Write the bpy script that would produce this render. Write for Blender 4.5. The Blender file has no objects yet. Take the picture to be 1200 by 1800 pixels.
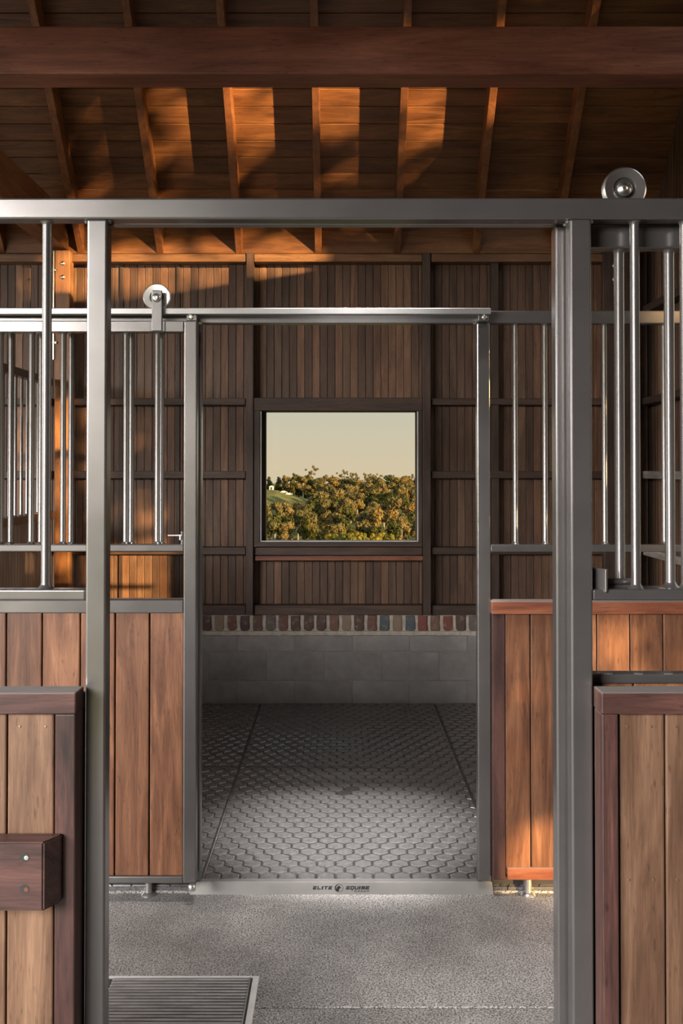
import bpy, bmesh, math, random
from mathutils import Vector, Matrix
random.seed(7)
SC = bpy.context.scene
COL = SC.collection
PI = math.pi

# ------------------------------------------------------------------ camera
F, CX, CY, PITCH, H = 1800.0, 597.0, 797.0, math.radians(0.891), 1.645   # lens in pixels of the 1200x1800 frame
cam = bpy.data.objects.new('camera', bpy.data.cameras.new('camera'))
COL.objects.link(cam)
cam.location = (0, 0, H)
cam.rotation_euler = (PI/2 + PITCH, 0, 0)
cam.data.sensor_fit = 'HORIZONTAL'
cam.data.sensor_width = 36.0
cam.data.lens = F/1200*36
cam.data.shift_x = (600-CX)/1200
cam.data.shift_y = (CY-900)/1200
cam.data.clip_start = 0.05
cam.data.clip_end = 5000
SC.camera = cam

# ------------------------------------------------------------------ light
SUN = Vector((1.08, -1.0, 0)).normalized()*math.cos(math.radians(6.3)) + Vector((0, 0, math.sin(math.radians(6.3))))
sun = bpy.data.objects.new('sun', bpy.data.lights.new('sun', 'SUN'))
COL.objects.link(sun)
sun.data.energy = 19.5
sun.data.color = (1.0, 0.64, 0.29)
sun.data.angle = math.radians(0.53)
sun.rotation_euler = SUN.to_track_quat('Z', 'Y').to_euler()
sun.location = SUN*30

def area_light(name, loc, target, sx_, sy_, power, col):
    l = bpy.data.lights.new(name, 'AREA')
    l.shape = 'RECTANGLE'; l.size = sx_; l.size_y = sy_; l.energy = power; l.color = col
    o = bpy.data.objects.new(name, l); COL.objects.link(o)
    o.location = loc
    o.rotation_euler = (Vector(target)-Vector(loc)).to_track_quat('-Z', 'Y').to_euler()
    return o
# added area fills standing in for open sky at left and behind the viewer
area_light('aisle_end_fill', (-13.5, 2.6, 4.3), (0, 4.4, 0.6), 8.0, 5.0, 1700, (1.0, 0.97, 0.955))
area_light('stall_side_fill', (-7.9, -6.5, 4.5), (-0.2, 5.0, 0.8), 6.6, 3.8, 4200, (1.0, 0.97, 0.955))
def fill_spot(name, loc, target, watts, cone):
    l = bpy.data.lights.new(name, 'SPOT')
    l.energy = watts; l.color = (1.0, 0.97, 0.955); l.spot_size = math.radians(cone); l.spot_blend = 1.0; l.shadow_soft_size = 0.12
    o = bpy.data.objects.new(name, l); COL.objects.link(o)
    o.location = loc
    o.rotation_euler = (Vector(target)-Vector(loc)).to_track_quat('-Z', 'Y').to_euler()
fill_spot('aisle_fill_spot', (0.15, 2.9, 4.6), (0.05, 4.0, 0), 480, 44)  # unseen spot added to brighten the aisle concrete and mat
fill_spot('doorway_fill_spot', (0.1, 2.6, 4.5), (0.04, 4.62, 0), 5600, 18)  # unseen spot added to pool light where window glare meets the mat

SKY_GAIN = 1.0
world = bpy.data.worlds.new('evening_sky')
SC.world = world
world.use_nodes = True
nt = world.node_tree
nt.nodes.clear()
def N(nt, kind, **kw):
    n = nt.nodes.new(kind)
    for k, v in kw.items():
        setattr(n, k, v)
    return n
tc = N(nt, 'ShaderNodeTexCoord')
nrm = N(nt, 'ShaderNodeVectorMath', operation='NORMALIZE')
nt.links.new(tc.outputs['Generated'], nrm.inputs[0])
sx = N(nt, 'ShaderNodeSeparateXYZ')
nt.links.new(nrm.outputs[0], sx.inputs[0])
cr = N(nt, 'ShaderNodeValToRGB')
nt.links.new(sx.outputs['Z'], cr.inputs[0])
e = cr.color_ramp.elements
e[0].position, e[0].color = 0.0, (0.70, 0.59, 0.40, 1)
e[1].position, e[1].color = 0.065, (0.60, 0.575, 0.46, 1)
for p, c in ((0.25, (0.56, 0.58, 0.54, 1)), (1.0, (0.34, 0.42, 0.52, 1))):
    k = e.new(p); k.color = c
dt = N(nt, 'ShaderNodeVectorMath', operation='DOT_PRODUCT')
nt.links.new(nrm.outputs[0], dt.inputs[0])
dt.inputs[1].default_value = SUN
mr = N(nt, 'ShaderNodeMapRange')
nt.links.new(dt.outputs['Value'], mr.inputs['Value'])
mr.inputs['From Min'].default_value = -0.6
mr.inputs['From Max'].default_value = 1.0
mr.inputs['To Min'].default_value = 1.0
mr.inputs['To Max'].default_value = 4.0
bg = N(nt, 'ShaderNodeBackground')
nt.links.new(cr.outputs[0], bg.inputs['Color'])
ml = N(nt, 'ShaderNodeMath', operation='MULTIPLY')
nt.links.new(mr.outputs[0], ml.inputs[0]); ml.inputs[1].default_value = SKY_GAIN
nt.links.new(ml.outputs[0], bg.inputs['Strength'])
wo = N(nt, 'ShaderNodeOutputWorld')
nt.links.new(bg.outputs[0], wo.inputs['Surface'])

SC.view_settings.view_transform = 'Standard'
SC.view_settings.look = 'None'
SC.view_settings.exposure = 0.0
SC.view_settings.gamma = 1.0
SC.view_settings.use_curve_mapping = False

# ------------------------------------------------------------------ helpers
def at(px, py, D):
    """world point at depth Y = D seen at pixel (px, py) of the photograph"""
    u, v = (px-CX)/F, (CY-py)/F
    dx, dy, dz = u, math.cos(PITCH)-v*math.sin(PITCH), math.sin(PITCH)+v*math.cos(PITCH)
    t = D/dy
    return Vector((dx*t, D, H+dz*t))
def X(px, D, py=900): return at(px, py, D).x
def Z(py, D): return at(600, py, D).z

W = {}
def thing(name, label, cat, loc=(0, 0, 0), group=None):
    o = bpy.data.objects.new(name, None)
    COL.objects.link(o)
    o.location = loc
    o.empty_display_size = 0.1
    W[o] = Vector(loc)
    tag(o, label, cat, group)
    return o
def tag(o, label=None, cat=None, group=None, kind=None):
    if label: o['label'] = label
    if cat: o['category'] = cat
    if group: o['group'] = group
    if kind: o['kind'] = kind
    return o
def struct(name, loc=(0, 0, 0), mesh=None):
    o = bpy.data.objects.new(name, mesh)
    COL.objects.link(o)
    o.location = loc
    W[o] = Vector(loc)
    o['kind'] = 'structure'
    return o
def put(name, mesh, parent, loc=(0, 0, 0), rot=None):
    o = bpy.data.objects.new(name, mesh)
    COL.objects.link(o)
    loc = Vector(loc)
    W[o] = loc.copy()
    if parent:
        o.parent = parent
        loc = loc - W[parent]
    o.location = loc
    if rot: o.rotation_euler = rot
    return o

_cache = {}
def finish(bm, name, mat, smooth=None):
    bmesh.ops.recalc_face_normals(bm, faces=bm.faces)
    me = bpy.data.meshes.new(name)
    if smooth is not None:
        for f in bm.faces: f.smooth = True
    bm.to_mesh(me); bm.free()
    if smooth is not None:
        me.set_sharp_from_angle(angle=math.radians(smooth))
    if mat: me.materials.append(mat)
    return me
def box_mesh(sx, sy, sz, mat, bev=0.002, seg=1):
    key = ('box', round(sx, 4), round(sy, 4), round(sz, 4), mat.name, bev, seg)
    if key in _cache: return _cache[key]
    bm = bmesh.new()
    bmesh.ops.create_cube(bm, size=1.0)
    for v in bm.verts: v.co = Vector((v.co.x*sx, v.co.y*sy, v.co.z*sz))
    if bev: bmesh.ops.bevel(bm, geom=bm.edges[:], offset=min(bev, 0.45*min(sx, sy, sz)), segments=seg, affect='EDGES', profile=0.5)
    _cache[key] = finish(bm, 'box', mat)
    return _cache[key]
def bx(name, mat, parent, x0, x1, y0, y1, z0, z1, bev=0.002, seg=1):
    return put(name, box_mesh(x1-x0, y1-y0, z1-z0, mat, bev, seg), parent, ((x0+x1)/2, (y0+y1)/2, (z0+z1)/2))
def pb(name, mat, parent, px0, px1, py0, py1, D, depth, bev=0.003, seg=2):
    """a box whose front face, at depth D, covers the given pixel rectangle"""
    my = (py0+py1)/2
    return bx(name, mat, parent, at(px0, my, D).x, at(px1, my, D).x, D, D+depth, Z(py1, D), Z(py0, D), bev, seg)
def lathe_mesh(profile, mat, n=16, axis='Z', smooth=35):
    """profile: list of (radius, height) from one end to the other; capped where radius is zero"""
    bm = bmesh.new()
    rings = []
    for r, h in profile:
        if r < 1e-6: rings.append([bm.verts.new((0, 0, h))])
        else: rings.append([bm.verts.new((r*math.cos(2*PI*k/n), r*math.sin(2*PI*k/n), h)) for k in range(n)])
    for a, b in zip(rings, rings[1:]):
        for k in range(n):
            k2 = (k+1) % n
            if len(a) == 1 and len(b) == 1: continue
            if len(a) == 1: bm.faces.new((a[0], b[k], b[k2]))
            elif len(b) == 1: bm.faces.new((a[k], a[k2], b[0]))
            else: bm.faces.new((a[k], a[k2], b[k2], b[k]))
    if axis == 'Y': bmesh.ops.rotate(bm, verts=bm.verts, cent=(0, 0, 0), matrix=Matrix.Rotation(PI/2, 3, 'X'))
    if axis == 'X': bmesh.ops.rotate(bm, verts=bm.verts, cent=(0, 0, 0), matrix=Matrix.Rotation(PI/2, 3, 'Y'))
    return finish(bm, 'lathe', mat, smooth)
def bar(parent, x, y, z0, z1, r, mat):
    h = z1-z0
    key = ('bar', round(h, 4), r, mat.name)
    if key not in _cache:
        _cache[key] = lathe_mesh([(0, -h/2), (r*1.75, -h/2), (r*1.45, -h/2+r*.3), (r*1.05, -h/2+r*.75), (r, -h/2+r*1.1),
                                  (r, h/2-r*.8), (r*1.15, h/2-r*.3), (r*1.5, h/2), (0, h/2)], mat, 18)
    return put('bar', _cache[key], parent, (x, y, (z0+z1)/2))
def poly_mesh(verts, faces, mat, name='poly'):
    me = bpy.data.meshes.new(name)
    me.from_pydata([tuple(v) for v in verts], [], faces)
    me.materials.append(mat)
    me.update()
    return me
def prism_mesh(pts, axis_vec, mat):
    """extrude a planar loop of points along a vector"""
    n = len(pts); a = Vector(axis_vec)
    vs = [Vector(p) for p in pts]+[Vector(p)+a for p in pts]
    fs = [tuple(range(n)), tuple(range(2*n-1, n-1, -1))]+[(i, (i+1) % n, n+(i+1) % n, n+i) for i in range(n)]
    bm = bmesh.new()
    bv = [bm.verts.new(v) for v in vs]
    for f in fs: bm.faces.new([bv[i] for i in f])
    return finish(bm, 'prism', mat)

# ------------------------------------------------------------------ materials
def new_mat(name):
    m = bpy.data.materials.new(name)
    m.use_nodes = True
    nt = m.node_tree
    nt.nodes.clear()
    out = N(nt, 'ShaderNodeOutputMaterial')
    b = N(nt, 'ShaderNodeBsdfPrincipled')
    nt.links.new(b.outputs[0], out.inputs['Surface'])
    return m, nt, b
def ramp(nt, src, stops, interp='LINEAR'):
    r = N(nt, 'ShaderNodeValToRGB')
    r.color_ramp.interpolation = interp
    el = r.color_ramp.elements
    el[0].position, el[0].color = stops[0][0], (*stops[0][1], 1)
    el[1].position, el[1].color = stops[-1][0], (*stops[-1][1], 1)
    for p, c in stops[1:-1]:
        k = el.new(p); k.color = (*c, 1)
    nt.links.new(src, r.inputs[0])
    return r.outputs[0]
def noise(nt, vec, scale, detail=4, rough=0.55, dist=0.0):
    n = N(nt, 'ShaderNodeTexNoise')
    n.inputs['Scale'].default_value = scale
    n.inputs['Detail'].default_value = detail
    n.inputs['Roughness'].default_value = rough
    n.inputs['Distortion'].default_value = dist
    if vec is not None: nt.links.new(vec, n.inputs['Vector'])
    return n.outputs['Fac']
def mix(nt, a, b, fac, mode='MIX'):
    m = N(nt, 'ShaderNodeMix', data_type='RGBA', blend_type=mode)
    for s, v in ((6, a), (7, b), (0, fac)):
        if hasattr(v, 'links'): nt.links.new(v, m.inputs[s])
        else: m.inputs[s].default_value = v if s == 0 else (*v, 1)
    return m.outputs[2]
def bump(nt, b, h, strength, dist=0.002):
    n = N(nt, 'ShaderNodeBump')
    n.inputs['Strength'].default_value = strength
    n.inputs['Distance'].default_value = dist
    nt.links.new(h, n.inputs['Height'])
    nt.links.new(n.outputs[0], b.inputs['Normal'])
def obj_coords(nt, scale=(1, 1, 1), jitter=True):
    t = N(nt, 'ShaderNodeTexCoord')
    v = t.outputs['Object']
    if jitter:
        oi = N(nt, 'ShaderNodeObjectInfo')
        m = N(nt, 'ShaderNodeMath', operation='MULTIPLY')
        nt.links.new(oi.outputs['Random'], m.inputs[0]); m.inputs[1].default_value = 57.0
        a = N(nt, 'ShaderNodeVectorMath', operation='ADD')
        nt.links.new(v, a.inputs[0]); nt.links.new(m.outputs[0], a.inputs[1])
        v = a.outputs[0]
    mp = N(nt, 'ShaderNodeMapping')
    mp.inputs['Scale'].default_value = scale
    nt.links.new(v, mp.inputs['Vector'])
    return mp.outputs[0]
def rnd(nt):
    return N(nt, 'ShaderNodeObjectInfo').outputs['Random']
def wood(name, dark, mid, light, axis, rough=0.5, var=0.45, spec=0.4, tones=None, top_grey=0.0):
    m, nt, b = new_mat(name)
    ax = lambda l, c: {'X': (l, c, c), 'Y': (c, l, c), 'Z': (c, c, l)}[axis]
    n1 = noise(nt, obj_coords(nt, ax(1.3, 13)), 1.0, 6, 0.62, 1.6)      # broad figure
    n2 = noise(nt, obj_coords(nt, ax(9, 210)), 1.0, 3, 0.7, 0.3)        # fibres
    n3 = noise(nt, obj_coords(nt, ax(22, 110)), 1.0, 2, 0.5, 0.0)       # short pores
    n4 = noise(nt, obj_coords(nt, ax(1.6, 3.2)), 1.0, 3, 0.5, 0.6)      # clouding
    col = ramp(nt, n1, [(0.30, dark), (0.5, mid), (0.70, light)])
    col = mix(nt, col, ramp(nt, n2, [(0.3, (0.72,)*3), (0.65, (1.08,)*3)]), 1.0, 'MULTIPLY')
    col = mix(nt, col, ramp(nt, n3, [(0.24, (0.55,)*3), (0.38, (1.0,)*3)]), 1.0, 'MULTIPLY')
    col = mix(nt, col, ramp(nt, n4, [(0.3, (0.74, 0.70, 0.70)), (0.66, (1.14, 1.14, 1.12))]), 1.0, 'MULTIPLY')
    if tones is None:
        tones = [(0.0, (1-var,)*3), (0.5, (1.0, 0.97, 0.93)), (1.0, (1+var, 1+var*.8, 1+var*.6))]
    col = mix(nt, col, ramp(nt, rnd(nt), tones), 1.0, 'MULTIPLY')
    if top_grey:      # grey mixed over the wood colour on upward faces
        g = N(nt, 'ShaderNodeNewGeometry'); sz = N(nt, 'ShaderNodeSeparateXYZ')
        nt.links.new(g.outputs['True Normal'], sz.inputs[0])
        col = mix(nt, col, (0.30, 0.28, 0.265), ramp(nt, sz.outputs['Z'], [(0.6, (0,)*3), (0.95, (top_grey,)*3)]))
    nt.links.new(col, b.inputs['Base Color'])
    b.inputs['Roughness'].default_value = rough
    b.inputs['Specular IOR Level'].default_value = spec
    bump(nt, b, n2, 0.25, 0.001)
    return m
FAR_D, FAR_M, FAR_L = (0.072, 0.029, 0.016), (0.148, 0.065, 0.034), (0.25, 0.12, 0.064)
W_BOARD = wood('oiled_hardwood_board', FAR_D, FAR_M, FAR_L, 'Z', 0.42, 0.22)
NB_D, NB_M, NB_L = (0.10, 0.052, 0.030), (0.165, 0.09, 0.053), (0.235, 0.137, 0.084)
W_NEAR = wood('honey_hardwood_board', NB_D, NB_M, NB_L, 'Z', 0.5, 0.18)
TR = ((0.022, 0.012, 0.011), (0.062, 0.03, 0.026), (0.12, 0.056, 0.046))
W_TRIM_V = wood('dark_jarrah_upright', *TR, 'Z', 0.42, 0.25)
W_TRIM_H = wood('dark_jarrah_rail', *TR, 'X', 0.42, 0.25, top_grey=0.75)
W_TRIM_Y = wood('dark_jarrah_block', *TR, 'X', 0.45, 0.15)
RED = ((0.10, 0.03, 0.018), (0.21, 0.07, 0.036), (0.30, 0.12, 0.065))
W_RED_H = wood('red_hardwood_rail', *RED, 'X', 0.42, 0.15, top_grey=0.6)
W_RED_V = wood('red_hardwood_upright', *RED, 'Z', 0.42, 0.15)
CL_T = [(0.0, (0.62, 0.58, 0.56)), (0.3, (0.85, 0.8, 0.76)), (0.6, (1, 0.97, 0.93)), (0.85, (1.25, 1.08, 0.95)), (1.0, (1.5, 1.42, 1.3))]
W_CLAD = wood('wall_lining_board', (0.07, 0.038, 0.023), (0.115, 0.065, 0.040), (0.17, 0.10, 0.063), 'Z', 0.55, tones=CL_T)
FR = ((0.032, 0.018, 0.012), (0.055, 0.031, 0.021), (0.085, 0.05, 0.034))
W_FRAME_H = wood('wall_girt_wood', *FR, 'X', 0.55, 0.2)
W_FRAME_V = wood('wall_stud_wood', *FR, 'Z', 0.55, 0.2)
W_PLATE = wood('wall_plate_wood', (0.10, 0.05, 0.022), (0.16, 0.078, 0.034), (0.22, 0.115, 0.052), 'X', 0.5, 0.1)
W_PART = wood('lit_tone_partition_board', (0.25, 0.19, 0.155), (0.39, 0.30, 0.255), (0.50, 0.40, 0.34), 'Z', 0.5, 0.2)  # pale tone stands in for light falling on the left partition
W_FRAME_Y = wood('side_girt_wood', *FR, 'Y', 0.55, 0.2)
W_WEATHER_Y = wood('grey_weathered_wood', (0.16, 0.14, 0.12), (0.25, 0.225, 0.2), (0.34, 0.31, 0.28), 'Y', 0.7, 0.1)
W_CEIL = wood('ceiling_lining_board', (0.10, 0.038, 0.012), (0.18, 0.076, 0.026), (0.25, 0.11, 0.042), 'X', 0.5, 0.3)
W_RAFT = wood('rafter_wood', (0.13, 0.048, 0.017), (0.20, 0.078, 0.028), (0.26, 0.11, 0.043), 'Y', 0.5, 0.15)
W_BEAM = wood('cross_beam_wood', (0.10, 0.034, 0.021), (0.175, 0.062, 0.036), (0.24, 0.095, 0.056), 'X', 0.45, 0.0)
W_TIE = wood('tie_beam_wood', (0.16, 0.06, 0.022), (0.22, 0.09, 0.036), (0.28, 0.13, 0.06), 'Y', 0.5, 0.1)
W_POST = wood('timber_post_wood', (0.16, 0.07, 0.028), (0.23, 0.105, 0.042), (0.3, 0.15, 0.066), 'Z', 0.5, 0.1)

def steel(name, base, metallic, rough, mottle=0.05):
    m, nt, b = new_mat(name)
    n = noise(nt, obj_coords(nt, (9, 9, 9)), 1.0, 4)
    lo = tuple(c*(1-mottle) for c in base); hi = tuple(c*(1+mottle) for c in base)
    nt.links.new(ramp(nt, n, [(0.3, lo), (0.7, hi)]), b.inputs['Base Color'])
    b.inputs['Metallic'].default_value = metallic
    r = ramp(nt, n, [(0.3, (rough*0.95,)*3), (0.7, (rough*1.05,)*3)])
    nt.links.new(r, b.inputs['Roughness'])
    return m
STEEL = steel('gunmetal_painted_steel', (0.215, 0.202, 0.196), 0.8, 0.26)
TRACK = steel('worn_track_steel', (0.34, 0.33, 0.32), 0.8, 0.36)
STAIN = steel('bright_stainless', (0.72, 0.70, 0.67), 1.0, 0.32, 0.05)
BRASS = steel('zinc_bolt', (0.62, 0.54, 0.40), 1.0, 0.3, 0.05)
DARKST = steel('black_bearing_seal', (0.04, 0.038, 0.035), 0.3, 0.4, 0.1)
GALV = steel('pale_galvanised_post', (0.62, 0.61, 0.58), 0.45, 0.45, 0.1)
THRESH = steel('brushed_threshold_steel', (0.27, 0.255, 0.245), 0.6, 0.42, 0.08)
NAIL = steel('small_nail_head', (0.30, 0.22, 0.14), 0.8, 0.45, 0.1)

def plain(name, col, rough=0.6, var=0.12, scale=6, spec=0.4):
    m, nt, b = new_mat(name)
    n = noise(nt, obj_coords(nt, (scale,)*3), 1.0, 5)
    nt.links.new(ramp(nt, n, [(0.3, tuple(c*(1-var) for c in col)), (0.7, tuple(c*(1+var) for c in col))]), b.inputs['Base Color'])
    b.inputs['Roughness'].default_value = rough
    b.inputs['Specular IOR Level'].default_value = spec
    return m
INK = plain('black_print', (0.008, 0.008, 0.008), 0.5)
BACKING = plain('dark_wall_backing', (0.03, 0.018, 0.012), 0.9)
MORTAR = plain('pale_mortar', (0.44, 0.385, 0.32), 0.9, 0.2, 30)
GRATE = steel('grate_steel', (0.30, 0.29, 0.28), 0.6, 0.45, 0.2)
KERB = steel('grate_frame_steel', (0.62, 0.60, 0.58), 0.3, 0.5, 0.1)

def brick_mat():
    m, nt, b = new_mat('recycled_brick')
    base = ramp(nt, rnd(nt), [(0.0, (0.10, 0.055, 0.043)), (0.16, (0.15, 0.072, 0.055)), (0.32, (0.08, 0.05, 0.044)), (0.46, (0.17, 0.09, 0.068)), (0.6, (0.12, 0.07, 0.056)),
                              (0.72, (0.24, 0.165, 0.115)), (0.80, (0.13, 0.10, 0.09)), (0.90, (0.19, 0.062, 0.05)), (0.96, (0.085, 0.095, 0.10))], 'CONSTANT')
    n = noise(nt, obj_coords(nt, (26,)*3), 1.0, 5, 0.65)
    col = mix(nt, base, (0.32, 0.28, 0.24), ramp(nt, n, [(0.52, (0, 0, 0)), (0.75, (0.75,)*3)]))
    nt.links.new(col, b.inputs['Base Color'])
    b.inputs['Roughness'].default_value = 0.85
    bump(nt, b, n, 0.5, 0.004)
    return m
BRICK = brick_mat()
def block_mat():
    m, nt, b = new_mat('grey_concrete_block')
    c = obj_coords(nt, (5, 5, 5))
    n = noise(nt, c, 1.0, 6, 0.65)
    n2 = noise(nt, obj_coords(nt, (90,)*3), 1.0, 3)
    col = ramp(nt, n, [(0.3, (0.21, 0.19, 0.18)), (0.6, (0.30, 0.275, 0.26)), (0.8, (0.38, 0.35, 0.33))])
    nt.links.new(col, b.inputs['Base Color'])
    b.inputs['Roughness'].default_value = 0.85
    bump(nt, b, n2, 0.4, 0.003)
    return m
BLOCK = block_mat()
def concrete_mat():
    m, nt, b = new_mat('exposed_aggregate_concrete')
    c = obj_coords(nt, (1, 1, 1), False)
    n = noise(nt, c, 185, 2, 0.5)
    big = noise(nt, c, 1.6, 4, 0.6)
    mid = noise(nt, c, 9, 4, 0.6)
    sp = ramp(nt, n, [(0.37, (0.045, 0.042, 0.04)), (0.5, (0.26, 0.247, 0.238)), (0.66, (0.44, 0.42, 0.405))])
    col = mix(nt, sp, ramp(nt, big, [(0.3, (0.62, 0.6, 0.58)), (0.65, (1.1, 1.08, 1.06))]), 1.0, 'MULTIPLY')
    col = mix(nt, col, ramp(nt, mid, [(0.3, (0.85,)*3), (0.7, (1.1,)*3)]), 1.0, 'MULTIPLY')
    nt.links.new(col, b.inputs['Base Color'])
    b.inputs['Roughness'].default_value = 0.62
    bump(nt, b, n, 0.35, 0.002)
    return m
CONC = concrete_mat()
def mat_mat(name, k):
    m, nt, b = new_mat(name)
    t = N(nt, 'ShaderNodeTexCoord').outputs['Object']
    n = noise(nt, t, 46, 6, 0.72)
    n2 = noise(nt, t, 3.0, 4)
    col = ramp(nt, n, [(0.35, (0.05*k, 0.047*k, 0.046*k)), (0.6, (0.085*k, 0.08*k, 0.078*k)), (0.76, (0.16*k, 0.15*k, 0.146*k))])
    nt.links.new(col, b.inputs['Base Color'])
    nt.links.new(ramp(nt, n2, [(0.3, (0.26,)*3), (0.7, (0.34,)*3)]), b.inputs['Roughness'])
    b.inputs['Specular IOR Level'].default_value = 1.0
    b.inputs['Coat Weight'].default_value = 0.9
    b.inputs['Coat IOR'].default_value = 1.9
    nt.links.new(ramp(nt, n, [(0.3, (0.24,)*3), (0.7, (0.36,)*3)]), b.inputs['Coat Roughness'])
    bump(nt, b, n, 0.12, 0.001)
    return m
RUBBER = mat_mat('dusty_black_rubber', 1.0)
RUBBER_D = mat_mat('stained_black_rubber', 0.3)
RUBBER_G = mat_mat('dark_groove_rubber', 0.25)
def glass_mat():
    m = bpy.data.materials.new('window_glass')
    m.use_nodes = True
    nt = m.node_tree; nt.nodes.clear()
    o = N(nt, 'ShaderNodeOutputMaterial')
    mx = N(nt, 'ShaderNodeMixShader')
    tr = N(nt, 'ShaderNodeBsdfTransparent'); tr.inputs[0].default_value = (0.97, 0.975, 0.97, 1)
    gl = N(nt, 'ShaderNodeBsdfGlossy'); gl.inputs['Roughness'].default_value = 0.02
    mx.inputs[0].default_value = 0.004
    nt.links.new(tr.outputs[0], mx.inputs[1]); nt.links.new(gl.outputs[0], mx.inputs[2])
    nt.links.new(mx.outputs[0], o.inputs['Surface'])
    return m
GLASS = glass_mat()
def leaf_mat(name, a, bcol, c):
    m = bpy.data.materials.new(name)
    m.use_nodes = True
    nt = m.node_tree; nt.nodes.clear()
    o = N(nt, 'ShaderNodeOutputMaterial')
    geo = N(nt, 'ShaderNodeNewGeometry')
    n = geo.outputs['Random Per Island']
    col = ramp(nt, n, [(0.0, a), (0.5, bcol), (1.0, c)])
    tone = ramp(nt, rnd(nt), [(0, (0.65, 0.75, 0.7)), (0.5, (1, 1, 1)), (1, (1.35, 1.15, 0.9))])
    col = mix(nt, col, tone, 1.0, 'MULTIPLY')
    d = N(nt, 'ShaderNodeBsdfDiffuse'); t = N(nt, 'ShaderNodeBsdfTranslucent')
    nt.links.new(col, d.inputs[0]); nt.links.new(col, t.inputs[0])
    mx = N(nt, 'ShaderNodeMixShader'); mx.inputs[0].default_value = 0.25
    nt.links.new(d.outputs[0], mx.inputs[1]); nt.links.new(t.outputs[0], mx.inputs[2])
    nt.links.new(mx.outputs[0], o.inputs['Surface'])
    return m
LEAF_OLIVE = leaf_mat('olive_gum_leaves', (0.062, 0.052, 0.019), (0.118, 0.097, 0.038), (0.17, 0.136, 0.062))
LEAF_DARK = leaf_mat('dark_conifer_leaves', (0.022, 0.028, 0.009), (0.05, 0.055, 0.018), (0.085, 0.085, 0.03))
LEAF_GOLD = leaf_mat('bright_shrub_leaves', (0.09, 0.09, 0.014), (0.17, 0.155, 0.028), (0.24, 0.21, 0.042))
BARK = plain('pale_gum_bark', (0.2, 0.16, 0.12), 0.8, 0.3, 2)
def ground_mat():
    m, nt, b = new_mat('meadow_grass')
    t = N(nt, 'ShaderNodeTexCoord').outputs['Object']
    n = noise(nt, t, 0.05, 5, 0.6)
    col = ramp(nt, n, [(0.3, (0.055, 0.06, 0.018)), (0.6, (0.10, 0.10, 0.03)), (0.8, (0.16, 0.13, 0.05))])
    nt.links.new(col, b.inputs['Base Color'])
    b.inputs['Roughness'].default_value = 0.9
    b.inputs['Specular IOR Level'].default_value = 0.1
    return m
GRASS = ground_mat()
WHITE = plain('white_painted_wall', (0.42, 0.41, 0.39), 0.7)
ROOFT = plain('grey_sheet_roof', (0.3, 0.3, 0.31), 0.5)
CARP = plain('white_car_paint', (0.4, 0.4, 0.4), 0.3)
TYRE = plain('tyre_rubber', (0.02, 0.02, 0.02), 0.8)

# ------------------------------------------------------------------ depths of the main planes
DN = 2.39      # near stall front, face of the steel
DF = 3.986     # far stall front
D3 = 7.11      # back wall masonry face
DW = D3-0.02   # face of studs and girts
DC = D3+0.07   # face of the wall lining boards
XR = 2.12      # inner face of the gable end wall
XL = -1.98     # stall partition on the left
RAF_S = 0.551
B = 1.035      # roof slope (rise over run)
ZE = Z(436, DW)      # underside of the rafters at the wall
ZC = ZE+0.205        # underside of the ceiling boards at the wall
YR = 3.2             # ridge
MATZ = 0.03

# ------------------------------------------------------------------ ground and landscape
def terrain(x, y):
    if y < 12: return -0.16
    pts = ((12, -0.16), (60, -8), (250, -32), (330, -33), (450, -31), (560, -28), (700, -21), (860, -14), (1000, -12), (1600, -40), (3000, -120))
    z = pts[-1][1]
    for (a, za), (b, zb) in zip(pts, pts[1:]):
        if y <= b:
            t = (y-a)/(b-a); z = za+(zb-za)*t*t*(3-2*t) if b < 400 else za+(zb-za)*t
            break
    z += 12.5*math.exp(-((x+48)/26)**2-((y-650)/60)**2)
    return z
xs = [-2500, -900, -500, -300, -200]+[x for x in range(-150, 151, 10)]+[200, 300, 500, 900, 2500]
ys = [-2500, -600, -60, -30, -10, 0, 10, 12, 20, 35, 60, 100, 150, 200, 250, 300]+[y for y in range(330, 1001, 15)]+[1100, 1300, 1600, 2200, 3000]
gv = [(x, y, terrain(x, y)) for y in ys for x in xs]
nx = len(xs)
gf = [(j*nx+i, j*nx+i+1, (j+1)*nx+i+1, (j+1)*nx+i) for j in range(len(ys)-1) for i in range(nx-1)]
struct('ground', (0, 0, 0), poly_mesh(gv, gf, GRASS))

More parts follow.
